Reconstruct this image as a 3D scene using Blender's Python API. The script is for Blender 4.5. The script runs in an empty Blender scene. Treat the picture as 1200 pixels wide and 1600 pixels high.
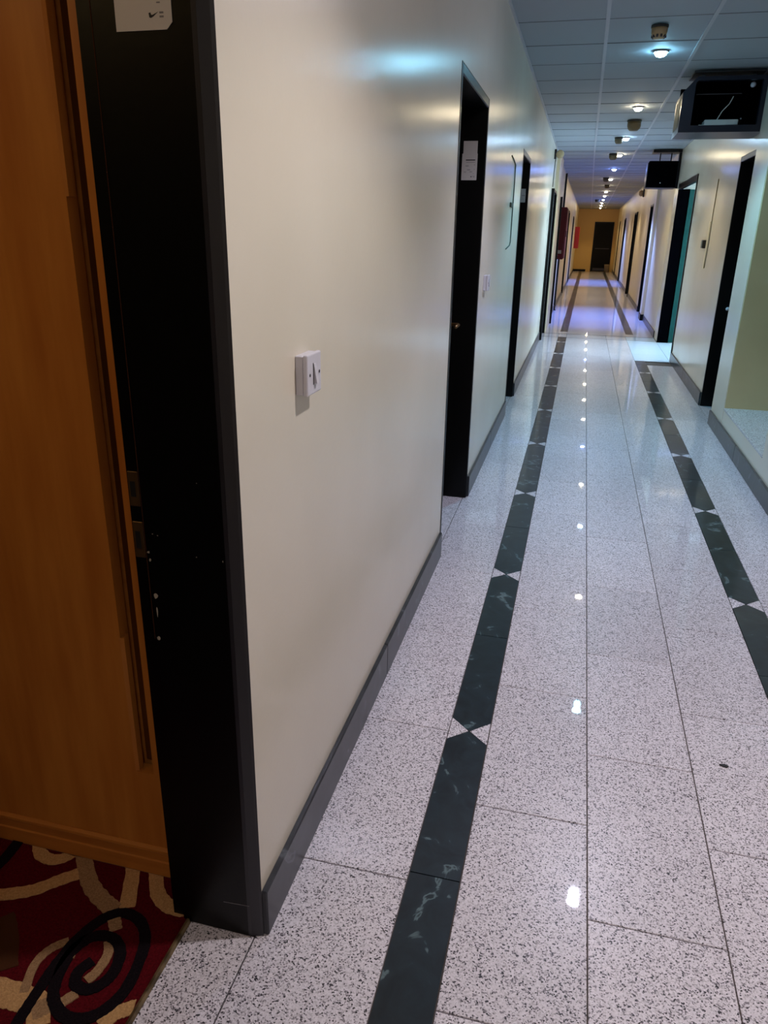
import bpy, bmesh, math, random
from mathutils import Matrix, Vector
random.seed(7)
S = bpy.context.scene
COL = S.collection

# ------------------------------------------------------------------ camera
F, TH, YAW, ROLL, EYE = 1161.09, 0.358557, -0.242972, 0.018773, 1.45
fw = Vector((math.sin(YAW)*math.cos(TH), math.cos(YAW)*math.cos(TH), -math.sin(TH)))
r0 = Vector((math.cos(YAW), -math.sin(YAW), 0)); u0 = r0.cross(fw)
rr = math.cos(ROLL)*r0 + math.sin(ROLL)*u0
uu = -math.sin(ROLL)*r0 + math.cos(ROLL)*u0
cd = bpy.data.cameras.new('camera'); cam = bpy.data.objects.new('camera', cd); COL.objects.link(cam)
cam.matrix_world = Matrix(((rr.x, uu.x, -fw.x, 0), (rr.y, uu.y, -fw.y, 0), (rr.z, uu.z, -fw.z, EYE), (0, 0, 0, 1)))
cd.sensor_fit = 'VERTICAL'; cd.sensor_height = 36; cd.lens = 36*F/1600
cd.clip_start = .02; cd.clip_end = 200
S.camera = cam

# ------------------------------------------------------------------ world, exposure
w = bpy.data.worlds.new('world'); S.world = w; w.use_nodes = True
w.node_tree.nodes['Background'].inputs[0].default_value = (.35, .45, .6, 1)
w.node_tree.nodes['Background'].inputs[1].default_value = .0
S.view_settings.view_transform = 'Standard'; S.view_settings.look = 'None'
S.view_settings.gamma = 1; S.view_settings.use_curve_mapping = False
S.view_settings.exposure = 0.1
S.cycles.use_denoising = True
S.cycles.max_bounces = 10; S.cycles.diffuse_bounces = 6

LAMP = 62.0            # watts of one downlight
BEAM, BLEND = 116, .5  # downlight beam angle and softness
# (y, colour, relative power) of the row of ceiling downlights
LIGHTS = [(-.95, (1, .90, .84), .45), (1.45, (1, .92, .93), .95), (3.86, (.77, .79, 1), 1.1), (6.02, (.30, .74, 1), 1.6),
          (8.38, (1, .84, .55), .55), (10.78, (.50, .75, 1), 1.4), (12.85, (1, .84, .55), .45), (15.45, (.20, .33, 1), 9.0),
          (18.0, (1, .86, .68), .5), (20.3, (1, .84, .58), .9), (22.7, (1, .84, .58), 1.0), (25.1, (1, .84, .58), .7),
          (27.5, (.20, .33, 1), 9.0), (30.1, (1, .86, .62), .7), (32.5, (1, .80, .48), .7), (34.9, (1, .74, .36), .6)]
LX = .36
CZ = 2.63              # ceiling height
BEND = .0045           # the far half of the corridor turns very slightly to the right
FAR_Y = 12.5

# ------------------------------------------------------------------ helpers
def lin(c):
    return tuple((x/12.92 if x <= .04045 else ((x+.055)/1.055)**2.4) for x in [v/255 for v in c])

def mat(name, rgb, rough=.5, spec=.5, metal=0., noise=None, bump=None, emit=None, var=0., coat=0.):
    """principled; noise=(scale, rgb2, lo, hi, (sx,sy,sz)) mixes a second own colour"""
    m = bpy.data.materials.new(name); m.use_nodes = True
    nt = m.node_tree; b = nt.nodes['Principled BSDF']
    b.inputs['Base Color'].default_value = (*lin(rgb), 1)
    b.inputs['Roughness'].default_value = rough
    b.inputs['Specular IOR Level'].default_value = spec
    b.inputs['Metallic'].default_value = metal
    b.inputs['Coat Weight'].default_value = coat
    geo = None
    def pos(sc=(1, 1, 1)):
        g = nt.nodes.new('ShaderNodeNewGeometry'); mp = nt.nodes.new('ShaderNodeMapping')
        mp.inputs['Scale'].default_value = sc
        nt.links.new(g.outputs['Position'], mp.inputs['Vector']); return mp
    if noise:
        sc, c2, lo, hi, st = noise
        n = nt.nodes.new('ShaderNodeTexNoise'); n.inputs['Scale'].default_value = sc; n.inputs['Detail'].default_value = 5
        nt.links.new(pos(st).outputs[0], n.inputs['Vector'])
        rp = nt.nodes.new('ShaderNodeValToRGB')
        rp.color_ramp.elements[0].position = lo; rp.color_ramp.elements[1].position = hi
        rp.color_ramp.elements[0].color = (*lin(rgb), 1); rp.color_ramp.elements[1].color = (*lin(c2), 1)
        nt.links.new(n.outputs['Fac'], rp.inputs['Fac']); nt.links.new(rp.outputs['Color'], b.inputs['Base Color'])
    if bump:
        sc, st, d = bump
        n = nt.nodes.new('ShaderNodeTexNoise'); n.inputs['Scale'].default_value = sc; n.inputs['Detail'].default_value = 3
        nt.links.new(pos().outputs[0], n.inputs['Vector'])
        bp = nt.nodes.new('ShaderNodeBump'); bp.inputs['Strength'].default_value = st; bp.inputs['Distance'].default_value = d
        nt.links.new(n.outputs['Fac'], bp.inputs['Height']); nt.links.new(bp.outputs['Normal'], b.inputs['Normal'])
    if emit:
        b.inputs['Emission Color'].default_value = (*emit[0], 1); b.inputs['Emission Strength'].default_value = emit[1]
    return m

def granite(name, base, mid, dark, rough, spec=.5, coat=0., cr_=.03):
    m = mat(name, base, rough, spec, coat=coat); nt = m.node_tree; b = nt.nodes['Principled BSDF']
    b.inputs['Coat Roughness'].default_value = cr_
    g = nt.nodes.new('ShaderNodeNewGeometry')
    v = nt.nodes.new('ShaderNodeTexVoronoi'); v.inputs['Scale'].default_value = 330
    nz = nt.nodes.new('ShaderNodeTexNoise'); nz.inputs['Scale'].default_value = 260; nz.inputs['Detail'].default_value = 2
    mx = nt.nodes.new('ShaderNodeMix'); mx.data_type = 'VECTOR'; mx.inputs['Factor'].default_value = .004
    nt.links.new(g.outputs['Position'], nz.inputs['Vector'])
    nt.links.new(g.outputs['Position'], mx.inputs['A']); nt.links.new(nz.outputs['Color'], mx.inputs['B'])
    nt.links.new(mx.outputs['Result'], v.inputs['Vector'])
    sp = nt.nodes.new('ShaderNodeSeparateColor'); nt.links.new(v.outputs['Color'], sp.inputs['Color'])
    rp = nt.nodes.new('ShaderNodeValToRGB'); cr = rp.color_ramp; cr.interpolation = 'CONSTANT'
    cr.elements[0].position = 0; cr.elements[0].color = (*lin(dark), 1)
    cr.elements[1].position = .085; cr.elements[1].color = (*lin(mid), 1)
    e = cr.elements.new(.21); e.color = (*lin(tuple(int(a*.9) for a in base)), 1)
    e = cr.elements.new(.42); e.color = (*lin(base), 1)
    e = cr.elements.new(.8); e.color = (*lin(tuple(min(255, int(a*1.05)) for a in base)), 1)
    nt.links.new(sp.outputs[0], rp.inputs['Fac'])
    # each stone a little lighter or darker than its neighbours
    oi = nt.nodes.new('ShaderNodeObjectInfo'); hs = nt.nodes.new('ShaderNodeHueSaturation')
    mr = nt.nodes.new('ShaderNodeMapRange'); mr.inputs['To Min'].default_value = .93; mr.inputs['To Max'].default_value = 1.05
    nt.links.new(oi.outputs['Random'], mr.inputs['Value']); nt.links.new(mr.outputs[0], hs.inputs['Value'])
    nt.links.new(rp.outputs['Color'], hs.inputs['Color']); nt.links.new(hs.outputs['Color'], b.inputs['Base Color'])
    return m

def marble(name, base, vein, rough, scale=9, coat=0.):
    m = mat(name, base, rough, .35, coat=coat); nt = m.node_tree; b = nt.nodes['Principled BSDF']
    g = nt.nodes.new('ShaderNodeNewGeometry'); oi = nt.nodes.new('ShaderNodeObjectInfo')
    ml = nt.nodes.new('ShaderNodeMath'); ml.operation = 'MULTIPLY'; ml.inputs[1].default_value = 40
    nt.links.new(oi.outputs['Random'], ml.inputs[0])
    ad = nt.nodes.new('ShaderNodeVectorMath'); ad.operation = 'ADD'
    nt.links.new(g.outputs['Position'], ad.inputs[0]); nt.links.new(ml.outputs[0], ad.inputs[1])
    n = nt.nodes.new('ShaderNodeTexNoise'); n.inputs['Scale'].default_value = scale; n.inputs['Detail'].default_value = 8
    n.inputs['Distortion'].default_value = 1.6
    nt.links.new(ad.outputs[0], n.inputs['Vector'])
    rp = nt.nodes.new('ShaderNodeValToRGB'); cr = rp.color_ramp
    cr.elements[0].position = .30; cr.elements[0].color = (*lin(tuple(int(a*.75) for a in base)), 1)
    cr.elements[1].position = .50; cr.elements[1].color = (*lin(base), 1)
    e = cr.elements.new(.62); e.color = (*lin(tuple(int(a*1.15) for a in base)), 1)
    e = cr.elements.new(.665); e.color = (*lin(vein), 1)
    e = cr.elements.new(.72); e.color = (*lin(tuple(int(a*1.1) for a in base)), 1)
    nt.links.new(n.outputs['Fac'], rp.inputs['Fac']); nt.links.new(rp.outputs['Color'], b.inputs['Base Color'])
    return m

def link(o, parent=None):
    COL.objects.link(o)
    if parent: o.parent = parent
    return o

def tag(o, label=None, cat=None, group=None, kind=None):
    if label: o['label'] = label
    if cat: o['category'] = cat
    if group: o['group'] = group
    if kind: o['kind'] = kind
    return o

def wloc(o):
    p = Vector(o.location)
    while o.parent: o = o.parent; p = p + Vector(o.location)
    return p

def empty(name, loc, label=None, cat=None, group=None, kind=None, parent=None):
    o = bpy.data.objects.new(name, None); o.empty_display_size = .1
    link(o, parent); o.location = Vector(loc) - (wloc(parent) if parent else Vector())
    return tag(o, label, cat, group, kind)

def raw(name, verts, faces, m, parent=None, smooth=False, origin=None):
    """verts in world coordinates; object origin at base centre"""
    vs = [Vector(v) for v in verts]
    if origin is None:
        origin = Vector(((min(v.x for v in vs)+max(v.x for v in vs))/2, (min(v.y for v in vs)+max(v.y for v in vs))/2, min(v.z for v in vs)))
    origin = Vector(origin)
    me = bpy.data.meshes.new(name); me.from_pydata([v-origin for v in vs], [], faces); me.update()
    bm = bmesh.new(); bm.from_mesh(me); bmesh.ops.recalc_face_normals(bm, faces=bm.faces); bm.to_mesh(me); bm.free()
    if smooth:
        for p in me.polygons: p.use_smooth = True
    me.materials.append(m)
    o = bpy.data.objects.new(name, me); link(o, parent)
    o.location = origin - (wloc(parent) if parent else Vector())
    return o

BF = [(0, 3, 2, 1), (4, 5, 6, 7), (0, 1, 5, 4), (1, 2, 6, 5), (2, 3, 7, 6), (3, 0, 4, 7)]
def bxv(x0, x1, y0, y1, z0, z1):
    return [(x0, y0, z0), (x1, y0, z0), (x1, y1, z0), (x0, y1, z0), (x0, y0, z1), (x1, y0, z1), (x1, y1, z1), (x0, y1, z1)]

def boxes(name, lst, m, parent=None):
    V, Fc = [], []
    for b in lst:
        n = len(V); V += bxv(*b); Fc += [tuple(i+n for i in f) for f in BF]
    return raw(name, V, Fc, m, parent)

def box(name, x0, x1, y0, y1, z0, z1, m, parent=None, bev=0., seg=2):
    o = raw(name, bxv(x0, x1, y0, y1, z0, z1), BF, m, parent)
    if bev:
        bm = bmesh.new(); bm.from_mesh(o.data)
        bmesh.ops.bevel(bm, geom=bm.edges[:], offset=bev, segments=seg, profile=.5, affect='EDGES')
        bm.to_mesh(o.data); bm.free()
    return o

def prism(name, poly, axis, a0, a1, m, parent=None):
    """polygon extruded along an axis; poly in the two other axes' order"""
    def mk(p, a):
        return {'x': (a, p[0], p[1]), 'y': (p[0], a, p[1]), 'z': (p[0], p[1], a)}[axis]
    n = len(poly)
    V = [mk(p, a0) for p in poly] + [mk(p, a1) for p in poly]
    Fc = [tuple(range(n)), tuple(range(2*n-1, n-1, -1))] + [(i, (i+1) % n, (i+1) % n+n, i+n) for i in range(n)]
    return raw(name, V, Fc, m, parent)

def lathe(name, prof, c, m, parent=None, seg=20, axis='z', smooth=True):
    """prof: list of (r, h) along the axis"""
    V, Fc = [], []
    for r, h in prof:
        for i in range(seg):
            a = 2*math.pi*i/seg; p = (r*math.cos(a), r*math.sin(a), h)
            if axis == 'x': p = (p[2], p[0], p[1])
            if axis == 'y': p = (p[0], p[2], p[1])
            V.append((c[0]+p[0], c[1]+p[1], c[2]+p[2]))
    for k in range(len(prof)-1):
        for i in range(seg):
            j = (i+1) % seg
            Fc.append((k*seg+i, k*seg+j, (k+1)*seg+j, (k+1)*seg+i))
    Fc.append(tuple(range(seg))[::-1]); Fc.append(tuple(range((len(prof)-1)*seg, len(prof)*seg)))
    return raw(name, V, Fc, m, parent, smooth)

def tube(name, pts, r, m, parent=None, seg=8):
    pts = [Vector(p) for p in pts]; V, Fc = [], []
    for i, p in enumerate(pts):
        t = (pts[min(i+1, len(pts)-1)]-pts[max(i-1, 0)]).normalized()
        a = t.orthogonal().normalized() if i == 0 else (a - t*a.dot(t)).normalized()
        b = t.cross(a)
        for k in range(seg):
            q = 2*math.pi*k/seg; V.append(p + r*(math.cos(q)*a+math.sin(q)*b))
    for i in range(len(pts)-1):
        for k in range(seg):
            j = (k+1) % seg; Fc.append((i*seg+k, i*seg+j, (i+1)*seg+j, (i+1)*seg+k))
    Fc.append(tuple(range(seg))[::-1]); Fc.append(tuple(range((len(pts)-1)*seg, len(pts)*seg)))
    return raw(name, V, Fc, m, parent, True)

def spline(pts, n=8):
    out = []
    P = [pts[0]]+list(pts)+[pts[-1]]
    for i in range(1, len(P)-2):
        for k in range(n):
            t = k/n; q = []
            for d in range(len(pts[0])):
                a, b, c, e = P[i-1][d], P[i][d], P[i+1][d], P[i+2][d]
                q.append(.5*((2*b)+(-a+c)*t+(2*a-5*b+4*c-e)*t*t+(-a+3*b-3*c+e)*t**3))
            out.append(tuple(q))
    out.append(tuple(pts[-1])); return out

def ribbon(name, pts, width, z0, z1, m, parent, clip=None):
    P = spline(pts, 8); L, R = [], []
    for i, p in enumerate(P):
        a = P[max(i-1, 0)]; b = P[min(i+1, len(P)-1)]
        dx, dy = b[0]-a[0], b[1]-a[1]; l = math.hypot(dx, dy) or 1
        h = width/2*(1+random.uniform(-.07, .07)); nx, ny = -dy/l*h, dx/l*h
        L.append((p[0]+nx, p[1]+ny)); R.append((p[0]-nx, p[1]-ny))
    if clip: L = [clip(q) for q in L]; R = [clip(q) for q in R]
    V, Fc, n = [], [], len(P)
    for z in (z0, z1):
        V += [(x, y, z) for x, y in L]+[(x, y, z) for x, y in R]
    for i in range(n-1):
        Fc.append((2*n+i, 2*n+i+1, 3*n+i+1, 3*n+i)); Fc.append((i, n+i, n+i+1, i+1))
        Fc.append((i, i+1, 2*n+i+1, 2*n+i)); Fc.append((n+i, 3*n+i, 3*n+i+1, n+i+1))
    Fc.append((0, 2*n, 3*n, n)); Fc.append((n-1, 2*n-1, 4*n-1, 3*n-1))
    return raw(name, V, Fc, m, parent)

def copy_tree(o, parent=None):
    c = o.copy(); COL.objects.link(c); c.parent = parent
    for ch in list(o.children): copy_tree(ch, c)
    return c

# ------------------------------------------------------------------ materials
M_wall = mat('cream_gloss_paint', (220, 212, 196), .22, .5, noise=(1.7, (213, 205, 188), .35, .7, (1, 1, 1)), bump=(90, .05, .004))
M_wallfar = mat('pale_paint', (226, 212, 180), .38, .5, noise=(1.5, (218, 202, 168), .35, .7, (1, 1, 1)))
M_end = mat('ochre_paint', (214, 178, 112), .5)
M_olive = mat('alcove_paint', (206, 194, 150), .5, noise=(2.5, (196, 184, 140), .35, .7, (1, 1, 1)))
M_ceil = mat('ceiling_panel_white', (158, 165, 174), .75, .3, bump=(160, .15, .003))
M_cross = mat('grid_bar_dull', (104, 106, 110), .6)
M_pale = granite('daylit_pale_granite', (214, 228, 242), (190, 202, 216), (160, 170, 184), .3, .3, .4, .02)  # separate pale slab, part of the entrance daylight put into its colour
M_bar = mat('grid_bar_white', (172, 176, 182), .5)
M_slab = mat('plenum_dark', (70, 70, 72), .9)
M_gran = granite('speckled_granite', (230, 224, 234), (142, 136, 146), (54, 52, 60), .32, .3, .6, .02)
M_ledge = granite('ledge_granite', (214, 212, 216), (140, 136, 142), (64, 62, 70), .2)
M_grout = mat('grout_brown', (84, 74, 70), .8)
M_green = marble('dark_green_marble', (31, 41, 48), (100, 120, 126), .3, 9, .2)
M_skirt = marble('grey_marble_skirting', (48, 50, 56), (92, 98, 106), .3, 7)
M_black = mat('black_gloss_paint', (6, 6, 7), .34, .22, bump=(60, .05, .004))
M_edge = mat('worn_black_edge', (34, 33, 40), .4)
M_leaf = mat('black_door_leaf', (9, 9, 10), .5, .15)
M_chip = mat('bare_chip', (170, 160, 145), .8)
M_steel = mat('aged_lock_steel', (120, 95, 65), .4, metal=.8)
M_brass = mat('worn_brass', (150, 130, 95), .4, metal=.7, noise=(30, (90, 78, 55), .4, .6, (1, 1, 1)))
M_wood = mat('orange_maple_veneer', (205, 132, 58), .42, .4, noise=(3.2, (182, 108, 42), .35, .68, (6, 6, .7)))
M_groove_shade = mat('shaded_groove_veneer', (112, 60, 20), .5, .3, noise=(3.2, (92, 48, 14), .35, .68, (6, 6, .7)))  # veneer darkened in colour to stand for the shade inside the groove
M_plinth = mat('maple_plinth', (196, 124, 54), .4, .4, noise=(3.2, (176, 104, 42), .35, .68, (.7, 6, 8)))
M_red = mat('crimson_carpet', (96, 15, 24), .95, .05, noise=(220, (68, 9, 16), .35, .7, (1, 1, 1)), bump=(350, .7, .004))
M_cream = mat('cream_pile', (208, 164, 112), .95, .05, noise=(260, (180, 136, 90), .35, .7, (1, 1, 1)), bump=(350, .7, .004))
M_tan = mat('taupe_pile', (172, 136, 100), .95, .05, noise=(260, (142, 110, 78), .35, .7, (1, 1, 1)), bump=(350, .7, .004))
M_bpile = mat('black_pile', (18, 14, 18), .95, .05, noise=(260, (30, 22, 26), .35, .7, (1, 1, 1)), bump=(350, .7, .004))
M_opile = mat('olive_pile', (74, 44, 26), .95, .05, bump=(350, .7, .004))
M_white = mat('white_plastic', (204, 202, 212), .35)
M_screw = mat('screw_dark', (70, 68, 74), .4, metal=.6)
M_paper = mat('card_paper', (214, 208, 204), .6)
M_ink = mat('print_ink', (40, 38, 42), .7)
M_grey = mat('print_grey', (130, 126, 130), .7)
M_navy = mat('navy_casing', (17, 22, 36), .35, .3)
M_cav = mat('cavity_black', (3, 3, 5), .8, .0)
M_beige = mat('beige_side_panel', (104, 97, 78), .6)
M_det = mat('aged_cream_plastic', (168, 146, 108), .5)
M_det2 = mat('dark_beige_plastic', (92, 80, 58), .6)
M_dark = mat('dark_plastic', (26, 25, 26), .5)
M_fire = mat('fire_red_enamel', (88, 8, 14), .4, .3)
M_fire2 = mat('bright_red_enamel', (190, 36, 22), .4)
M_teal = mat('teal_enamel', (8, 60, 56), .45, .2)
M_cable = mat('cable_grey', (74, 76, 66), .6)
M_trace = mat('filler_strip', (196, 186, 160), .7)
M_bin = mat('bin_plastic', (150, 134, 112), .6)
M_day = mat('added_daylight_glass', (200, 220, 240), .3, emit=((.54, .82, 1), 15))  # glowing panes of the added lobby window
M_roomwall = mat('room_paint', (214, 190, 150), .6)
M_roomlamp = mat('room_lamp_glow', (255, 220, 170), .4, emit=((1, .68, .30), 18))
LENS = {}
def lens_mat(c, p):
    k = (c, p)
    if k not in LENS:
        LENS[k] = mat('lamp_lens_glow', (255, 255, 255), .4, emit=(c, 170))
    return LENS[k]

XL, XR, XP = -.53, 1.19, 1.165     # left wall face, right wall face, right pilaster face
T = .2
YE = 36.6                          # end wall
Y0 = -1.6
FAR = []                           # top-level things standing in the far half

# ------------------------------------------------------------------ floor
floor = box('floor', -.55, 1.42, Y0, FAR_Y, -.06, -.006, M_grout)
tag(floor, 'speckled pale granite tile floor of the corridor with two dark marble border strips', 'floor', kind='structure')
PIT = .5935; J = .003
cols = {'a': (-.547, -.257, 1.337), 'b': (-.133, .162, 1.04), 'c': (.162, .460, 1.337), 'd': (.460, .757, 1.04), 'e': (.883, 1.18, 1.337)}
TM = {}
def tile(x0, x1, y0, y1, m, name, parent):
    k = (round(x1-x0, 4), round(y1-y0, 4), m.name)
    cx, cy = (x0+x1)/2, (y0+y1)/2
    if k not in TM:
        o = raw(name, [], [], m) if False else None
        hx, hy = (x1-x0)/2-J/2, (y1-y0)/2-J/2; b = .0012
        V = bxv(-hx, hx, -hy, hy, -.012, -b) + [(-hx+b, -hy+b, 0), (hx-b, -hy+b, 0), (hx-b, hy-b, 0), (-hx+b, hy-b, 0)]
        Fc = [BF[0], BF[2], BF[3], BF[4], BF[5], (4, 5, 9, 8), (5, 6, 10, 9), (6, 7, 11, 10), (7, 4, 8, 11), (8, 9, 10, 11)]
        me = bpy.data.meshes.new(name); me.from_pydata(V, [], Fc); me.update(); me.materials.append(m); TM[k] = me
    o = bpy.data.objects.new(name, TM[k]); COL.objects.link(o); o.parent = parent
    o.location = Vector((cx, cy, 0)) - wloc(parent)
    return o
for key, (x0, x1, off) in cols.items():
    y = off - 5*PIT
    while y < FAR_Y-.02:
        ya, yb = y, min(y+PIT, FAR_Y)
        if yb > 9.95 and key == 'e':
            break
        if key == 'e' and yb > 9.9: yb = 9.95
        xe = x1
        if key == 'd' and ya > 9.4: xe = x1
        tile(x0, xe, ya, yb, M_gran, 'tile', floor)
        y += PIT
# plain paving before the side entrance, where the right strip stops; its paleness carries some daylight
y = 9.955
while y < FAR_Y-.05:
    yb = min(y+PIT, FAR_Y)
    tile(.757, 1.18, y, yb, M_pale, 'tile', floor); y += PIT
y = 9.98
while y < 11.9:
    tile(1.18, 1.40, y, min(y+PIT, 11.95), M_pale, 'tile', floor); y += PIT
# dark border strips: two stones between each pair of pale bow-tie triangles
def strip(x0, x1, ystart, ylo, yhi, parent):
    cx = (x0+x1)/2; g = .0015; tip = .058
    yb = ystart
    while yb > ylo: yb -= 2*PIT
    while yb < yhi:
        ya, yc = yb, min(yb+2*PIT, yhi); full = yb+2*PIT <= yhi
        mid = yb+PIT+.012
        for s0, s1, a, b in ((ya, mid, True, False), (mid, yc, False, full)):
            if s1-s0 < .05: continue
            if (s0+s1)/2 < ylo-1.2: continue
            P = []
            P += [(x0+g, s0+tip*.92), (cx, s0+g), (x1-g, s0+tip*.92)] if a else [(x0+g, s0+g), (x1-g, s0+g)]
            P += [(x1-g, s1-tip*.92), (cx, s1-g), (x0+g, s1-tip*.92)] if b else [(x1-g, s1-g), (x0+g, s1-g)]
            prism('border_stone', P, 'z', -.012, 0, M_green, parent)
        for sx, ex in ((x0+g, 1), (x1-g, -1)):
            prism('inlay_triangle', [(sx, yb-tip+2*g), (sx, yb+tip-2*g), (cx-ex*2*g, yb)], 'z', -.012, 0, M_gran, parent)
        yb += 2*PIT
strip(-.257, -.133, 1.945, .6, 12.02, floor)
strip(.757, .883, 3.12, .6, 9.95, floor)
tile(-.257, -.133, 12.02, FAR_Y, M_gran, 'tile', floor)
for ya, yb in ((12.0, 12.012), (12.44, 12.475)):
    box('joint_strip', -.53, 1.19, ya, yb, -.004, .0012, M_edge, floor)
box('joint_strip', .757, 1.17, 9.935, 9.957, -.004, .0012, M_edge, floor)
# stone thresholds in the left doorways
tile(-.701, -.547, .2, 1.10, M_gran, 'threshold_stone', floor)
for a, b in ((3.26, 4.14), (6.38, 7.19)):
    tile(-.73, -.547, a, b, M_gran, 'threshold_stone', floor)
tile(1.18, 1.40, 6.63, 7.36, M_gran, 'threshold_stone', floor)
boxes('threshold_bed', [(-.74, -.53, .15, 1.12, -.05, -.006), (-.74, -.53, 3.25, 4.15, -.05, -.006), (-.74, -.53, 6.37, 7.2, -.05, -.006)], M_grout, floor)

# far half of the floor: the joints are too fine to see
floor2 = box('floor', XL, 1.25, FAR_Y, YE, -.06, 0, M_gran)
tag(floor2, 'far half of the pale corridor floor beyond the cross joints', 'floor', kind='structure'); FAR.append(floor2)
for x0, x1 in ((-.25, -.13), (.775, .895)):
    y = 12.75
    while y < YE-.3:
        yb = min(y+2*PIT, YE-.3)
        box('border_stone', x0, x1, y+.008, yb-.008, -.02, .0008, M_green, floor2); y += 2*PIT

# ------------------------------------------------------------------ walls
HD = 2.08
def wall_x(name, x0, x1, y0, y1, openings, m, label, zt=CZ+.05):
    L, y = [], y0
    for a, b, h in openings:
        L.append((x0, x1, y, a, -.02, zt)); L.append((x0, x1, a, b, h, zt)); y = b
    L.append((x0, x1, y, y1, -.02, zt))
    o = boxes(name, L, m); tag(o, label, 'wall', kind='structure'); return o
wall_x('wall_left', XL-T, XL, Y0, FAR_Y, [(.19, 1.107, HD), (3.25, 4.15, HD), (6.37, 7.20, HD), (11.5, 12.43, HD)], M_wall,
       'glossy cream left corridor wall with black doorways')
wl2 = wall_x('wall_left', XL-T, XL, FAR_Y, YE, [(13.88, 14.70, HD), (20.9, 21.8, HD), (26.8, 27.7, HD)], M_wallfar,
             'far part of the left wall beyond the fire hose cabinet'); FAR.append(wl2)
wr1 = wall_x('wall_right', XR, XR+T, 6.62, FAR_Y, [(6.6201, 7.37, HD+.02), (10.0, 11.95, 2.16)], M_wall,
             'cream right corridor wall with black door and teal side entrance')
wr2 = wall_x('wall_right', XR, XR+T, FAR_Y, YE, [(16.0, 16.98, HD), (21.3, 22.4, HD), (28.0, 28.95, HD), (33.0, 33.7, HD)], M_wallfar,
             'far part of the right wall with a row of dark doorways'); FAR.append(wr2)
o = boxes('wall_right', [(XP, 2.5, 6.12, 6.62, -.02, CZ+.05)], M_wall); tag(o, 'pale pilaster between the black door and the ledge niche', 'wall', kind='structure')
o = boxes('wall_right', [(XP, 2.5, Y0, 4.74, -.02, CZ+.05)], M_wall); tag(o, 'right wall on the near side of the ledge niche', 'wall', kind='structure')
o = boxes('wall_back', [(-.73, 1.4, Y0-.2, Y0, -.02, CZ+.05)], M_wall); tag(o, 'cream wall closing the corridor behind the viewer', 'wall', kind='structure')
we = boxes('wall_end', [(-.8, 1.5, YE, YE+.2, -.02, CZ+.05)], M_end); tag(we, 'ochre end wall of the corridor with a dark door', 'wall', kind='structure'); FAR.append(we)
# niche: olive lining on the pilaster's near side, back wall, low wall and ledge
al = empty('wall_niche', (1.8, 5.4, 0), 'recessed niche with raised granite ledge on the right', 'wall', kind='structure')
box('lining', XP+.004, 2.5, 6.105, 6.12, .2, CZ, M_olive, al)
box('back_wall', 2.3, 2.5, 4.74, 6.12, 0, CZ, M_olive, al)
box('low_wall', XP, 2.3, 4.74, 6.106, 0, .222, M_wall, al)
box('ledge_slab', XP-.002, 2.3, 4.742, 6.106, .222, .24, M_ledge, al, .003)

# ------------------------------------------------------------------ ceiling
ceil = box('ceiling', -.75, 2.5, Y0, FAR_Y, CZ+.03, CZ+.1, M_slab)
tag(ceil, 'grey suspended tile ceiling with thin metal grid', 'ceiling', kind='structure')
ceil2 = box('ceiling', -.75, 1.45, FAR_Y, YE, CZ+.03, CZ+.1, M_slab)
tag(ceil2, 'far half of the suspended tile ceiling', 'ceiling', kind='structure'); FAR.append(ceil2)
GX = [XL, -.005, .577, XR]
PM = {}
def panel(x0, x1, y0, y1, parent):
    k = (round(x1-x0, 3), round(y1-y0, 3))
    if k not in PM:
        hx, hy = (x1-x0)/2-.004, (y1-y0)/2-.004
        me = bpy.data.meshes.new('ceiling_panel'); me.from_pydata(bxv(-hx, hx, -hy, hy, 0, .018), [], BF); me.update()
        me.materials.append(M_ceil); PM[k] = me
    o = bpy.data.objects.new('ceiling_panel', PM[k]); COL.objects.link(o); o.parent = parent
    o.location = Vector(((x0+x1)/2, (y0+y1)/2, CZ+random.uniform(-.0008, .001))) - wloc(parent)
    o.rotation_euler = (random.uniform(-.0012, .0012), random.uniform(-.001, .001), 0)
y = 5.16-.6*11
rows = []
while y < YE: rows.append(y); y += .6
for par, lo, hi in ((ceil, Y0, FAR_Y), (ceil2, FAR_Y, YE)):
    ys = [lo]+[r for r in rows if lo+.1 < r < hi-.1]+[hi]
    for a, b in zip(ys, ys[1:]):
        for i in range(3):
            panel(GX[i], GX[i+1], a, b, par)
        if a > 3.9 and b < 6.9: panel(XR, 2.3, a, b, par)
        boxes('cross_bar', [(XL, XR, a-.005, a+.005, CZ-.002, CZ+.02)], M_cross, par)
    for gx in GX[1:3]:
        box('main_bar', gx-.011, gx+.011, lo, hi, CZ-.006, CZ+.02, M_bar, par)
    box('wall_angle', XL, XL+.014, lo, hi, CZ-.008, CZ+.01, M_bar, par)
    box('wall_angle', XR-.016, XR-.002, max(lo, 6.64), hi, CZ-.008, CZ+.01, M_bar, par)

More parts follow.
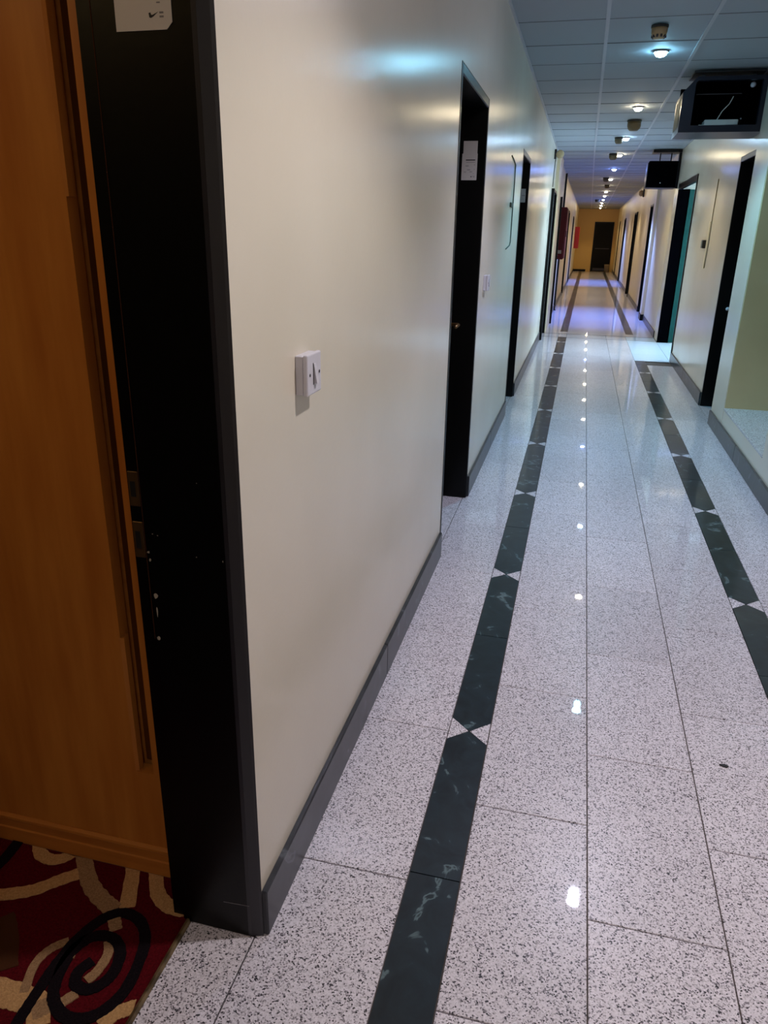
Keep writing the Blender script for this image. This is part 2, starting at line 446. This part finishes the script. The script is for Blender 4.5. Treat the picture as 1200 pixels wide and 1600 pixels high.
# ------------------------------------------------------------------ skirting
def skirting(name, runs, x0, x1, h, label, far=False):
    root = empty(name, ((x0+x1)/2, runs[0][0], 0), label, 'baseboard', kind='structure')
    for a, b in runs:
        n = max(1, round((b-a)/1.18)); d = (b-a)/n
        for i in range(n):
            box('skirting_stone', x0, x1, a+i*d+.001, a+(i+1)*d-.001, .0005, h, M_skirt, root, .003, 1)
    if far: FAR.append(root)
skirting('baseboard_left', [(1.1075, 3.245), (4.152, 6.365), (7.205, 11.49)], XL-.002, XL+.013, .125, 'grey marble skirting along the left wall')
skirting('baseboard_left', [(14.72, 20.85), (21.85, 26.75), (27.75, YE-.01)], XL-.002, XL+.013, .11, 'skirting along the far left wall', True)
skirting('baseboard_right', [(7.38, 9.98)], XR-.015, XR+.002, .12, 'grey marble skirting between black door and side entrance')
skirting('baseboard_right', [(Y0, 6.615)], XP-.014, XP+.002, .115, 'grey marble skirting on the pilaster and low ledge wall')
skirting('baseboard_right', [(12.52, 15.1), (15.62, 15.95), (17.05, 21.25), (22.45, 27.95), (29.0, 32.95), (33.75, YE-.01)], XR-.014, XR+.002, .1, 'skirting along the far right wall', True)
o = box('baseboard_end', XL+.01, .02, YE-.02, YE, 0, .09, M_black); tag(o, 'short black skirting left of the end door', 'baseboard', kind='structure'); FAR.append(o)
# right pilaster further down with black foot
pr = empty('wall_pilaster', (1.16, 15.35, 0), 'pale pilaster with black foot on the far right wall', 'wall', kind='structure'); FAR.append(pr)
box('shaft', 1.14, XR, 15.15, 15.58, 0, CZ, M_wallfar, pr); box('foot', 1.125, XR, 15.135, 15.595, 0, .11, M_black, pr)
# black steel post at the left, from floor to ceiling
pl = empty('door_post', (-.5, 16.55, 0), 'tall black steel post reaching the ceiling beside the fire hose cabinet', 'post', kind='structure'); FAR.append(pl)
box('post', XL, XL+.035, 16.5, 16.6, 0, CZ, M_black, pl); box('base_plate', XL, XL+.05, 16.48, 16.62, 0, .012, M_black, pl)

# ------------------------------------------------------------------ doors
def doorway(n, side, ya, yb, h, label, proud=.002, near=None, handle=True, far=False, fm=M_black, depth=.19):
    """black lining frame with a closed leaf set back in the wall"""
    s = -1 if side == 'l' else 1
    xf = XL if side == 'l' else XR
    def X(a, b):                     # distances into the wall
        p, q = xf+s*a, xf+s*b; return min(p, q), max(p, q)
    root = empty('door_%d' % n, (xf+s*.1, (ya+yb)/2, 0), label, 'door', kind='structure')
    a, b = X(-proud, depth); t = .03; g = .0006
    na, nb = X(-(near or proud), depth)
    box('near_jamb', na, nb, ya+g, ya+t, .001, h, fm, root, .004, 1)
    box('far_jamb', a, b, yb-t, yb-g, .001, h, fm, root, .004, 1)
    box('head', a, b, ya+t, yb-t, h-.042, h-g, fm, root, .004, 1)
    a, b = X(depth-.06, depth-.02)
    leaf = box('door_leaf', a, b, ya+t, yb-t, .006, h-.043, M_leaf, root)
    if handle:
        c = X(depth-.12, depth-.06); yh = yb-t-.07
        hd = tube('handle', [(xf+s*(depth-.06), yh, 1.0), (xf+s*(depth-.105), yh, 1.0), (xf+s*(depth-.11), yh-.02, 1.0), (xf+s*(depth-.11), yh-.12, 1.0)], .009, M_steel, leaf)
        box('lock_plate', *X(depth-.066, depth-.0605), yh-.02, yh+.02, .9, 1.06, M_steel, leaf)
    if far: FAR.append(root)
    return root
doorway(2, 'l', 3.25, 4.15, HD, 'black left doorway with a white card nearest after the switch')
doorway(3, 'l', 6.37, 7.20, HD, 'second black left doorway along the wall, beyond the cable')
doorway(4, 'l', 11.5, 12.43, HD, 'left doorway at the cross joints of the floor', proud=.042)
doorway(5, 'l', 13.88, 14.70, HD, 'left doorway just before the red fire hose cabinet', proud=.01, near=.078, far=True)
o = box('wall_left', XL, XL+.045, FAR_Y+.01, 13.87, 0, CZ, M_wallfar); tag(o, 'shallow pale pier between the two black doorways before the fire hose cabinet', 'wall', kind='structure'); FAR.append(o)
doorway(6, 'l', 20.9, 21.8, HD, 'brownish left doorway beyond the black post', proud=.02, far=True)
doorway(7, 'l', 26.8, 27.7, HD, 'last left doorway before the small red box', proud=.02, far=True)
d8 = doorway(8, 'r', 6.6201, 7.37, HD+.02, 'tall black door beside the pale pilaster on the right', depth=.17, handle=False)
lathe('knob', [(.006, 0), (.006, -.02), (.014, -.024), (.016, -.034), (.01, -.042)], (1.275, 7.338, .88), M_white, d8, 12, 'y')
doorway(9, 'r', 16.0, 16.98, HD, 'black right doorway beside the blue-lit pilaster', proud=.01, far=True)
doorway(10, 'r', 21.3, 22.4, HD, 'double-lined dark right doorway halfway to the end', proud=.03, far=True)
doorway(11, 'r', 28.0, 28.95, HD, 'bluish dark right doorway near the end', proud=.02, far=True)
doorway(12, 'r', 33.0, 33.7, HD, 'last right doorway beside the end wall', proud=.01, far=True)

# the nearest doorway, door open into the room
d1 = empty('door_1', (-.65, 1.12, 0), 'open black door frame nearest the viewer with lock plates', 'door', kind='structure')
prism('jamb', [(-.716, 1.098), (-.560, 1.098), (-.560, 1.1069), (-.716, 1.1069)], 'z', .001, HD-.045, M_black, d1)
prism('jamb_edge', [(-.560, 1.098), (-.552, 1.0985), (-.534, 1.104), (-.5285, 1.1065), (-.5285, 1.1069), (-.560, 1.1069)], 'z', .001, HD-.045, M_edge, d1)
rb = box('rebate', -.744, -.7155, 1.1045, 1.1069, .001, HD-.045, M_black, d1)
box('near_jamb', -.757, -.531, .19, .222, .001, HD-.045, M_black, d1)
box('head', -.757, -.531, .1905, 1.1065, HD-.044, HD-.001, M_black, d1)
box('paint_line', -.7168, -.7157, 1.0972, 1.0985, .72, HD-.05, M_opile, d1)
for z0, z1 in ((.985, 1.05), (.885, .955)):
    pt = box('strike_plate', -.742, -.722, 1.1025, 1.105, z0, z1, M_steel, rb, .0008, 1)
    box('latch_hole', -.738, -.728, 1.1018, 1.1027, z0+.018, z1-.018, M_dark, pt)
for cx, cz, a, b in ((-.706, .813, .005, .007), (-.708, .722, .004, .006), (-.712, .90, .003, .003), (-.71, .885, .002, .004), (-.616, .902, .0015, .0015),
                     (-.69, .935, .0014, .0012), (-.70, .937, .0014, .0012), (-.706, .78, .0016, .012), (-.565, .90, .0013, .002), (-.605, 1.042, .001, .001)):
    k = 7; P = [(cx+a*random.uniform(.6, 1.1)*math.cos(2*math.pi*i/k), cz+b*random.uniform(.6, 1.1)*math.sin(2*math.pi*i/k)) for i in range(k)]
    prism('paint_chip', P, 'y', 1.0974, 1.0982, M_chip, d1)
prism('scratch', [(-.615, .083), (-.555, .0875), (-.555, .0885), (-.615, .084)], 'y', 1.0974, 1.0982, M_grey, d1)
# opened leaf, folded back into the room
lf = box('door_leaf', -1.62, -.76, .14, .185, .01, HD-.05, M_leaf, d1)
box('hinge_plate', -.775, -.757, .175, .205, 1.6, 1.7, M_steel, lf)

# side entrance with black frame, teal leaf and daylight lobby
d13 = empty('door_13', (1.3, 11, 0), 'open side entrance with black frame and teal door on the right', 'door', kind='structure')
box('far_jamb', XR-.008, 1.335, 11.915, 11.9495, .001, 2.159, M_cav, d13)
box('near_jamb', XR-.012, 1.39, 10.0005, 10.04, .001, 2.159, M_black, d13)
box('head', XR-.012, XR+.03, 10.04, 11.915, 2.09, 2.159, M_black, d13)
box('soffit', XR+.03, 1.39, 10.04, 11.915, 2.10, 2.159, M_wall, d13)
tl = box('door_leaf', 1.336, 2.15, 11.90, 11.94, .01, 2.095, M_teal, d13)
box('glass_panel', 1.415, 2.05, 11.896, 11.9445, 1.75, 2.06, M_navy, tl)
lobby = empty('wall_lobby', (2.4, 11, 0), 'small daylit lobby behind the side entrance', 'wall', kind='structure')
box('back_wall', 3.3, 3.4, 8.6, 13.4, 0, CZ, M_wall, lobby)
box('near_wall', 1.39, 3.3, 8.6, 8.7, 0, CZ, M_wall, lobby)
box('far_wall', 1.39, 3.3, 13.3, 13.4, 0, CZ, M_wall, lobby)
box('lobby_ceiling', 1.39, 3.3, 8.7, 13.3, CZ-.1, CZ, M_ceil, lobby)
box('lobby_floor', 1.40, 3.3, 8.7, 13.3, -.05, 0, M_gran, lobby)
wn = empty('added_window_1', (3.28, 11, .7), 'unseen lobby window added to give the side entrance its daylight', 'window', kind='structure')  # out of view, added for the daylight spilling through the entrance
for a, b in ((9.6, 10.65), (10.7, 11.7), (11.75, 12.8)):
    box('pane', 3.27, 3.285, a, b, .7, 2.3, M_day, wn)
boxes('frame', [(3.25, 3.3, 9.55, 9.6, .65, 2.35), (3.25, 3.3, 10.65, 10.7, .65, 2.35), (3.25, 3.3, 11.7, 11.75, .65, 2.35), (3.25, 3.3, 12.8, 12.85, .65, 2.35),
                (3.25, 3.3, 9.6, 12.8, .65, .7), (3.25, 3.3, 9.6, 12.8, 2.3, 2.35)], M_white, wn)

# end door
d14 = empty('door_14', (.62, YE-.03, 0), 'dark two-panel door in the ochre end wall', 'door', kind='structure'); FAR.append(d14)
boxes('frame', [(.22, .27, YE-.03, YE, 0, 2.1), (1.0, 1.05, YE-.03, YE, 0, 2.1), (.27, 1.0, YE-.03, YE, 2.05, 2.1)], M_black, d14)
lf = box('door_leaf', .27, 1.0, YE-.015, YE-.001, .01, 2.05, M_leaf, d14)
box('push_bar', .33, .94, YE-.045, YE-.02, .97, 1.0, M_screw, lf)
box('kick_plate', .32, .95, YE-.02, YE-.0155, .05, .16, M_screw, lf)
box('upper_panel', .34, .93, YE-.019, YE-.0155, 1.1, 1.95, M_leaf, lf)

# ------------------------------------------------------------------ the room behind the nearest door
for nm, bb, lb in (('wall_room', (-3.6, -3.5, Y0, 2.0, 0, CZ), 'back wall of the warm-lit guest room'), ('wall_room', (-3.5, -.73, Y0-.1, Y0, 0, CZ), 'near side wall of the guest room'),
                   ('wall_room', (-3.5, -.731, 1.9, 2.0, 0, CZ), 'wall behind the wardrobe'), ('ceiling_room', (-3.5, -.731, Y0, 1.9, CZ-.1, CZ-.02), 'ceiling of the guest room')):
    tag(box(nm, *bb, M_roomwall), lb, nm.split('_')[0], kind='structure')
tag(box('floor_room', -3.5, -.71, 1.1895, 1.9, -.05, .0, M_grout), 'bare floor under the wardrobe', 'floor', kind='structure')
cp = box('carpet', -3.49, -.709, Y0+.01, 1.1892, -.05, .004, M_red)
tag(cp, 'dark red swirl-patterned carpet inside the nearest doorway', 'carpet')
CL = lambda q: (min(q[0], -.709), min(q[1], 1.188))
for pts, wd in (([(-1.188, 1.03), (-1.155, 1.043), (-1.093, 1.073), (-1.052, 1.113), (-1.01, 1.151)], .034), ([(-1.171, 1.202), (-1.147, 1.173), (-1.111, 1.163), (-1.085, 1.173), (-1.07, 1.194)], .031),
                ([(-.905, 1.2), (-.879, 1.143), (-.854, 1.089)], .035), ([(-.845, 1.2), (-.808, 1.143), (-.764, 1.117), (-.721, 1.117)], .034),
                ([(-1.05, .845), (-.965, .846), (-.92, .844), (-.883, .84)], .055), ([(-.752, .837), (-.741, .864), (-.723, .879), (-.707, .89)], .03), ([(-.896, .806), (-.861, .832)], .037)):
    ribbon('cream_swirl', pts, wd, .002, .0058+random.uniform(0, .0003), M_cream, cp, CL)
for pts, wd in (([(-1.045, 1.2), (-.981, 1.131), (-.931, 1.098), (-.877, 1.075)], .038), ([(-.941, .856), (-.961, .914), (-.953, .954), (-.927, .981)], .019), ([(-.9, .946), (-.909, .983)], .018),
                ([(-.845, 1.003), (-.828, .975), (-.827, .934), (-.836, .911)], .021), ([(-.865, 1.055), (-.845, 1.031)], .027), ([(-.855, .857), (-.838, .883)], .022), ([(-.898, .825), (-.876, .847)], .037)):
    ribbon('taupe_swirl', pts, wd, .002, .0063+random.uniform(0, .0003), M_tan, cp, CL)
ribbon('black_swirl', [(-1.224, 1.089), (-1.219, 1.136), (-1.225, 1.196)], .027, .002, .007, M_bpile, cp)
ribbon('black_swirl', [(-.90, .74), (-.909, .782), (-.913, .824), (-.916, .871), (-.918, .928), (-.911, .996), (-.888, 1.05), (-.853, 1.074), (-.807, 1.065), (-.771, 1.027), (-.754, .973), (-.748, .913), (-.762, .87),
                       (-.786, .844), (-.824, .834), (-.862, .849), (-.889, .881), (-.905, .943), (-.898, .983), (-.875, 1.008), (-.837, 1.010), (-.806, .987), (-.793, .947), (-.799, .916), (-.821, .895), (-.851, .898), (-.863, .924), (-.850, .953)], .024, .002, .0074, M_bpile, cp)
ribbon('olive_swirl', [(-1.104, .999), (-1.058, .956), (-1.008, .892)], .038, .002, .006, M_opile, cp)
th = empty('threshold_strip', (-.703, .65, 0), 'worn metal edging strip between carpet and granite', 'threshold')
for a, b in ((.2, .62), (.622, 1.095)):
    prism('edging', [(-.7085, .0), (-.7085, .008), (-.706, .011), (-.7015, .011), (-.699, .0)], 'y', a, b, M_brass, th)

# wardrobe beside the doorway
wd = empty('wardrobe', (-1.5, 1.45, 0), 'orange maple wardrobe with a routed grip groove inside the doorway', 'wardrobe')
WF = 1.199
box('carcass', -2.3, -.776, WF+.047, 1.895, .0855, 2.4, M_plinth, wd)
boxes('door', [(-2.3, -.866, WF, WF+.03, .0855, 2.4), (-.866, -.822, WF, WF+.03, .0855, .295), (-.822, -.776, WF, WF+.03, .0855, 2.4)], M_wood, wd)
prism('grip_groove', [(-.866, WF+.045), (-.845, WF+.042), (-.828, WF+.018), (-.822, WF+.001), (-.822, WF+.046), (-.866, WF+.046)], 'z', .295, 2.4, M_groove_shade, wd)
prism('groove_lip', [(-.868, WF-.001), (-.861, WF+.001), (-.861, WF+.02), (-.868, WF+.02)], 'z', 1.5, 2.4, M_wood, wd)
prism('groove_lip', [(-.868, WF-.0005), (-.859, WF+.003), (-.859, WF+.02), (-.868, WF+.02)], 'z', .296, .64, M_wood, wd)
pn = prism('plinth', [(1.190, .0045), (1.190, .045), (1.193, .048), (1.193, .070), (1.190, .074), (1.191, .080), (1.197, .085), (1.85, .085), (1.85, .0045)], 'x', -2.3, -.776, M_plinth, wd)
# ceiling lamp of the room
rl = empty('ceiling_lamp', (-1.7, -.1, CZ-.1), 'warm ceiling lamp of the guest room', 'lamp')
lathe('shade', [(.15, -.03), (.17, -.05), (.16, -.08), (.10, -.10), (.02, -.105)], (-1.7, -.1, CZ-.1), M_roomlamp, rl)
lathe('rose', [(.18, 0), (.18, -.03)], (-1.7, -.1, CZ-.1), M_white, rl)

# ------------------------------------------------------------------ lamps along the ceiling
names = ['behind the viewer', 'above the light switch', 'cool white downlight above the first black left doorway, nearest in view', 'cyan-white downlight right behind the nearest smoke detector', 'warm yellow downlight in front of the square detector',
         'neutral white downlight third in the row', 'warm downlight touching a dark detector, fourth in the row', 'blue-white downlight fifth in the row', 'white downlight sixth in the row, past the blue one',
         'seventh downlight of the row towards the end', 'eighth downlight of the row towards the end', 'ninth downlight of the row towards the end', 'small violet-blue downlight close to the end', 'white downlight just beyond the violet-blue one',
         'second-last downlight before the end wall', 'last downlight before the ochre end wall']
for i, (y, c, p) in enumerate(LIGHTS):
    lb = names[i]
    if i < 2: lb = 'recessed round ceiling downlight ' + lb
    o = empty('ceiling_downlight', (LX, y, CZ), lb, 'ceiling light', 'row of recessed ceiling downlights')
    ring = lathe('trim_ring', [(.051, 0), (.051, -.006), (.042, -.009), (.041, -.004), (.041, 0)], (LX, y, CZ-.0055), M_white, o, 24)
    lathe('lens', [(.038, 0), (.036, -.010), (.027, -.019), (.01, -.024)], (LX, y, CZ-.0145), lens_mat(c, p), o, 18)
    ld = bpy.data.lights.new('spot_beam', 'SPOT'); ld.energy = LAMP*p; ld.color = c
    ld.spot_size = math.radians(BEAM if p < 3 else 96); ld.spot_blend = BLEND; ld.shadow_soft_size = .032
    lo = bpy.data.objects.new('spot_beam', ld); link(lo, o); lo.location = (0, 0, -.088)
    if y > FAR_Y: FAR.append(o)

# smoke detectors
def detector(x, y, r, h, label, dark=False):
    o = empty('smoke_detector', (x, y, CZ), label, 'smoke detector', 'smoke detectors on the ceiling')
    z = CZ-.0065
    lathe('base', [(r*1.08, 0), (r*1.08, -.012), (r, -.014)], (x, y, z), M_dark, o, 20)
    b = lathe('body', [(r, -.0145), (r*.99, -h*.55), (r*.86, -h*.82), (r*.6, -h), (r*.2, -h*1.02)], (x, y, z), M_det2 if dark else M_det, o, 20)
    if not dark:
        for k in range(10):
            a = 2*math.pi*k/10; ca, sa = math.cos(a), math.sin(a); rr_ = r*.80
            cx, cy, cz = x+rr_*ca, y+rr_*sa, z-h*.86
            box('vent_slot', cx-.006, cx+.006, cy-.006, cy+.006, cz-.006, cz+.008, M_dark, b)
    if y > FAR_Y: FAR.append(o)
detector(.295, 5.33, .046, .068, 'aged cream round smoke detector with dark slots, nearest on the ceiling')
detector(.375, 9.25, .07, .10, 'dark-looking smoke detector behind the warm yellow downlight', True)
detector(.275, 10.75, .05, .07, 'small smoke detector left of the neutral white downlight', True)
detector(.27, 12.75, .06, .08, 'smoke detector left of the fourth downlight in the row', True)
detector(.26, 17.6, .06, .08, 'small smoke detector left of the sixth downlight', True)
detector(.33, 19.9, .06, .08, 'small smoke detector just before the seventh downlight', True)
detector(.18, 27.6, .08, .08, 'flat dark smoke detector left of the violet-blue downlight', True)

# ------------------------------------------------------------------ switches
def switch(y, z, s, label, cat='light switch', screws=True):
    o = empty('light_switch', (XL, y, z-s/2), label, cat)
    box('back_box', XL-.0005, XL+.017, y-s/2+.002, y+s/2-.002, z-s/2+.002, z+s/2-.002, M_white, o, .002, 1)
    pl = box('plate', XL+.017, XL+.027, y-s/2, y+s/2, z-s/2, z+s/2, M_white, o, .003, 2)
    rk = prism('rocker', [(z-s*.24, XL+.0272), (z+s*.24, XL+.0272), (z+s*.24, XL+.0285), (z-s*.24, XL+.034)], 'y', y-s*.02, y+s*.13, M_white, o) if False else None
    V = []
    ya, yb = y-s*.07, y+s*.09
    za, zb = z-s*.24, z+s*.24
    V = [(XL+.026, ya, za), (XL+.026, yb, za), (XL+.026, yb, zb), (XL+.026, ya, zb), (XL+.034, ya, za), (XL+.034, yb, za), (XL+.028, yb, zb), (XL+.028, ya, zb)]
    raw('rocker', V, BF, M_white, o)
    box('rocker_gap', XL+.0262, XL+.0274, ya-.004, ya, za-.002, zb+.002, M_screw, o)
    for dy in (-s*.34, s*.34):
        lathe('screw', [(.0035, .0), (.003, .0012)], (XL+.0268, y+dy, z), M_screw, o, 10, 'x')
    return o
switch(1.425, 1.183, .082, 'square white light switch on the cream wall beside the nearest door frame')
switch(4.385, 1.20, .085, 'small white switch past the first black left doorway')
o = empty('light_switch', (1.36, 6.104, 1.15), 'grey switch plate on the olive niche wall at the photo edge', 'light switch')
box('plate', 1.305, 1.395, 6.092, 6.1045, 1.16, 1.26, M_white, o, .003, 1); box('rocker', 1.335, 1.365, 6.087, 6.092, 1.19, 1.23, M_white, o, .002, 1)

# ------------------------------------------------------------------ cards on the jambs
def card(x0, x1, z0, z1, y, label, tab):
    wdt, h = x1-x0, z1-z0
    o = empty('door_card', ((x0+x1)/2, y, z0), label, 'card', 'cards on the door jambs')
    c = wdt*.1
    if tab: P = [(x0, z0), (x1-c*.2, z0), (x1, z0+c*.3), (x1, z0+h*.68), (x1-wdt*.03, z0+h*.68), (x1-wdt*.03, z1), (x0+wdt*.06, z1), (x0+wdt*.06, z0+h*.68), (x0, z0+h*.68)]
    else: P = [(x0, z0), (x1-c, z0), (x1, z0+c), (x1, z1), (x0, z1)]
    prism('paper', P, 'y', y-.0012, y-.0002, M_paper, o)
    def mark(n, a, b, d, e, m=M_ink):
        box(n, x0+wdt*a, x0+wdt*b, y-.0016, y-.001, z0+h*d, z0+h*e, m, o)
    mark('print_line', .25, .86, .505, .53)
    mark('print_line', .27, .85, .455, .463, M_grey)
    for a, b, d in ((.24, .46, .36), (.80, .86, .385), (.36, .56, .26), (.80, .85, .27)):
        mark('print_line', a, b, d, d+.014, M_grey)
    mark('print_line', .14, .30, .205, .213); mark('print_line', .52, .70, .21, .218); mark('print_line', .75, .81, .165, .173, M_grey)
    # small tick-shaped emblem at the lower right
    ex, ez, s = x0+wdt*.60, z0+h*.075, wdt*.17
    prism('emblem', [(ex, ez+s*.40), (ex+s*.06, ez+s*.05), (ex+s*.22, ez), (ex+s*.48, ez+s*.12), (ex+s*.98, ez+s*.47), (ex+s*.42, ez+s*.25), (ex+s*.26, ez+s*.25), (ex+s*.19, ez+s*.45)], 'y', y-.0016, y-.001, M_ink, o)
    for k in range(2): mark('print_line', .79, .86, .075+k*.025, .087+k*.025, M_grey)
card(-.677, -.589, 1.712, 1.905, 1.098, 'white card on the nearest black jamb at the top of the photo', False)
card(-.648, -.570, 1.712, 1.892, 4.12, 'white card with a narrow top on the first black left doorway', True)
card(-.594, -.551, 1.728, 1.838, 7.17, 'small pale card on the second black left doorway', True)

# ------------------------------------------------------------------ wall cables and small fittings
cb = empty('wall_cable', (XL, 5.75, 1.37), 'thin dark bracket-shaped cable trace on the left wall', 'cable')
tube('cable', [(XL+.004, 5.45, 1.945), (XL+.004, 5.60, 1.935), (XL+.004, 5.755, 1.915), (XL+.004, 5.765, 1.8), (XL+.004, 5.76, 1.6), (XL+.004, 5.77, 1.41), (XL+.004, 5.72, 1.385), (XL+.004, 5.47, 1.365)], .004, M_cable, cb, 6)
box('clip', XL, XL+.012, 5.56, 5.70, 1.635, 1.665, M_cable, cb, .002, 1)
rc = empty('wall_socket', (XR, 8.65, 1.2), 'dark little socket on a pale filler strip of the right wall', 'socket')
box('filler_strip', XR-.004, XR, 8.50, 8.56, 1.17, 1.62, M_trace, rc); box('filler_strip', XR-.0035, XR, 8.42, 8.455, 1.45, 2.0, M_trace, rc)
tube('cable', [(XR-.005, 8.40, 2.0), (XR-.005, 8.41, 1.7), (XR-.005, 8.40, 1.4), (XR-.005, 8.43, 1.18)], .004, M_beige, rc, 6)
box('socket_box', XR-.03, XR, 8.60, 8.72, 1.365, 1.445, M_dark, rc, .003, 1)
box('socket_face', XR-.033, XR-.03, 8.615, 8.705, 1.375, 1.435, M_cable, rc)
em = empty('emergency_spotlight', (XL+.05, 11.4, 2.45), 'small cream spotlight on a dark bracket high on the left wall', 'spotlight')
box('bracket', XL, XL+.03, 11.37, 11.43, 2.44, 2.56, M_dark, em, .004, 1)
lathe('head', [(.02, -.07), (.045, -.06), (.055, 0), (.052, .03), (.03, .05)], (XL+.075, 11.4, 2.50), M_det, em, 16, 'y')
tube('lead', [(XL+.02, 11.44, 2.44), (XL+.012, 11.5, 2.3), (XL+.01, 11.52, 2.1)], .006, M_cable, em, 6)
al2 = empty('alarm_sounder', (XR, 19.9, 2.38), 'small yellowish alarm sounder high on the far right wall', 'alarm'); FAR.append(al2)
box('back_plate', XR-.03, XR, 19.82, 19.98, 2.36, 2.60, M_dark, al2, .004, 1)
lathe('dome', [(.06, -.03), (.07, -.07), (.05, -.11), (.02, -.12)], (XR, 19.9, 2.44), M_det, al2, 14, 'x')

# ------------------------------------------------------------------ fire cabinets
fc = empty('fire_hose_cabinet', (-.45, 15.2, 1.05), 'dark red fire hose cabinet on the left wall', 'fire cabinet'); FAR.append(fc)
box('case', XL, -.385, 14.75, 15.5, 1.06, 1.95, M_fire, fc, .008, 2)
dr = box('door', -.385, -.372, 14.77, 15.48, 1.08, 1.93, M_fire, fc, .003, 1)
box('latch', -.372, -.36, 14.80, 14.83, 1.45, 1.55, M_screw, dr); box('side_label', XL+.03, XL+.11, 14.7485, 14.75, 1.16, 1.22, M_chip, fc)
f2 = empty('fire_box', (-.4, 32.5, 1.02), 'small bright red box on the far left wall', 'fire cabinet'); FAR.append(f2)
box('case', XL, -.36, 32.2, 32.7, 1.03, 1.83, M_fire2, f2, .008, 1); box('door', -.36, -.35, 32.22, 32.68, 1.05, 1.81, M_fire2, f2)
bn = empty('waste_bin', (.93, 36.2, 0), 'small beige waste bin at the foot of the end door', 'bin'); FAR.append(bn)
lathe('bucket', [(.085, 0), (.115, .30), (.12, .31), (.12, .33), (.105, .33), (.08, .03)], (.93, 36.2, 0), M_bin, bn, 16)

# ------------------------------------------------------------------ hanging television housings
tv = empty('television_housing', (.88, 6.8, 2.2), 'gutted navy television housing with open black front hung at the ceiling', 'television')
def chbox(x0, x1, z0, z1, ch):
    return [(x0, z0), (x1, z0), (x1, z1), (x0+ch*.9, z1), (x0, z1-ch)]
y0, y1 = 6.63, 7.08
x0, x1, z0, z1 = .592, 1.185, 2.205, 2.575
out = chbox(x0, x1, z0, z1, .10); inn = [(.675, 2.252), (1.135, 2.252), (1.135, 2.548), (.69, 2.548), (.675, 2.535)]
n = 5
V = [(p[0], y0, p[1]) for p in out]+[(p[0], y0, p[1]) for p in inn]+[(p[0], y0+.05, p[1]) for p in out]+[(p[0], y0+.05, p[1]) for p in inn]
Fc = []
for i in range(n):
    j = (i+1) % n
    Fc += [(i, j, n+j, n+i), (2*n+i, 3*n+i, 3*n+j, 2*n+j), (i, 2*n+i, 2*n+j, j), (n+i, n+j, 3*n+j, 3*n+i)]
raw('bezel', V, Fc, M_navy, tv)
V = [(p[0], y0+.05, p[1]) for p in out]+[(p[0], y1, p[1]) for p in out]
ins = [(.604, 2.217), (1.173, 2.217), (1.173, 2.563), (.70, 2.563), (.604, 2.47)]
V += [(p[0], y0+.05, p[1]) for p in ins]+[(p[0], y1-.01, p[1]) for p in ins]
Fc = [tuple(range(n, 2*n)), tuple(range(3*n, 4*n))]
for i in range(n):
    j = (i+1) % n
    Fc += [(i, j, n+j, n+i), (2*n+i, 3*n+i, 3*n+j, 2*n+j), (i, 2*n+i, 2*n+j, j)]
cs = raw('casing', V, Fc, M_navy, tv)
box('side_panel', .589, .5925, y0+.09, y1-.06, 2.25, 2.44, M_beige, tv)
boxes('cavity_lining', [(.61, 1.165, y1-.03, y1-.012, 2.22, 2.56), (.61, .618, y0+.055, y1-.03, 2.22, 2.46), (1.155, 1.165, y0+.055, y1-.03, 2.22, 2.56), (.70, 1.155, y0+.055, y1-.03, 2.55, 2.556), (.618, 1.155, y0+.055, y1-.03, 2.2205, 2.224)], M_cav, tv)
cbd = box('circuit_board', .78, 1.02, 6.72, 6.86, 2.262, 2.30, M_paper, tv, .004, 1)
box('torn_paper', .74, .93, 6.69, 6.78, 2.2245, 2.262, M_paper, tv)
tube('wire', [(.87, 6.75, 2.30), (.90, 6.76, 2.36), (.945, 6.77, 2.41), (.965, 6.76, 2.46)], .0035, M_paper, tv, 6)
box('cross_rod', .70, 1.02, 6.755, 6.76, 2.474, 2.479, M_screw, tv)
lathe('plug', [(.008, 0), (.018, -.01), (.02, -.03), (.012, -.04)], (1.085, 6.76, 2.53), M_white, tv, 10, 'y')
for px, pz in ((.70, 2.335), (1.085, 2.345)): lathe('screw', [(.007, 0), (.006, -.004)], (px, y1-.03, pz), M_white, tv, 10, 'y')
for hx in (.72, 1.08): box('hanger', hx, hx+.03, 6.8, 6.9, 2.575, CZ-.008, M_dark, tv)
box('top_plate', .66, 1.16, 6.70, 7.04, 2.612, CZ-.0075, M_dark, tv)

t2 = empty('television_housing', (.95, 12.3, 2.12), 'plain black television box on a bracket above the teal side entrance', 'television')
prism('casing', chbox(.745, 1.155, 2.125, 2.475, .03), 'y', 12.13, 12.46, M_navy, t2)
box('front_panel', .757, 1.15, 12.12, 12.131, 2.135, 2.47, M_cav, t2)
lathe('knob', [(.008, 0), (.007, -.008)], (.94, 12.119, 2.19), M_white, t2, 10, 'y')
box('bracket_arm', 1.156, XR, 12.2, 12.32, 2.125, CZ-.01, M_black, t2); box('top_plate', .80, XR-.005, 12.14, 12.4, 2.585, CZ-.0085, M_black, t2)
for hx in (.90, 1.05): box('support_rod', hx, hx+.015, 12.25, 12.265, 2.475, 2.586, M_black, t2)

# crumb on the floor
o = prism('debris_chip', [(.540, 1.985), (.548, 1.978), (.560, 1.976), (.566, 1.982), (.556, 1.990)], 'z', .0003, .004, M_dark)
tag(o, 'tiny dark chip lying on the granite right of the tile joint', 'debris')

# ------------------------------------------------------------------ the far half bends slightly
bpy.context.view_layer.update()
Rm = Matrix.Translation((0, FAR_Y, 0)) @ Matrix.Rotation(-BEND, 4, 'Z') @ Matrix.Translation((0, -FAR_Y, 0))
for o in FAR:
    o.matrix_world = Rm @ o.matrix_world
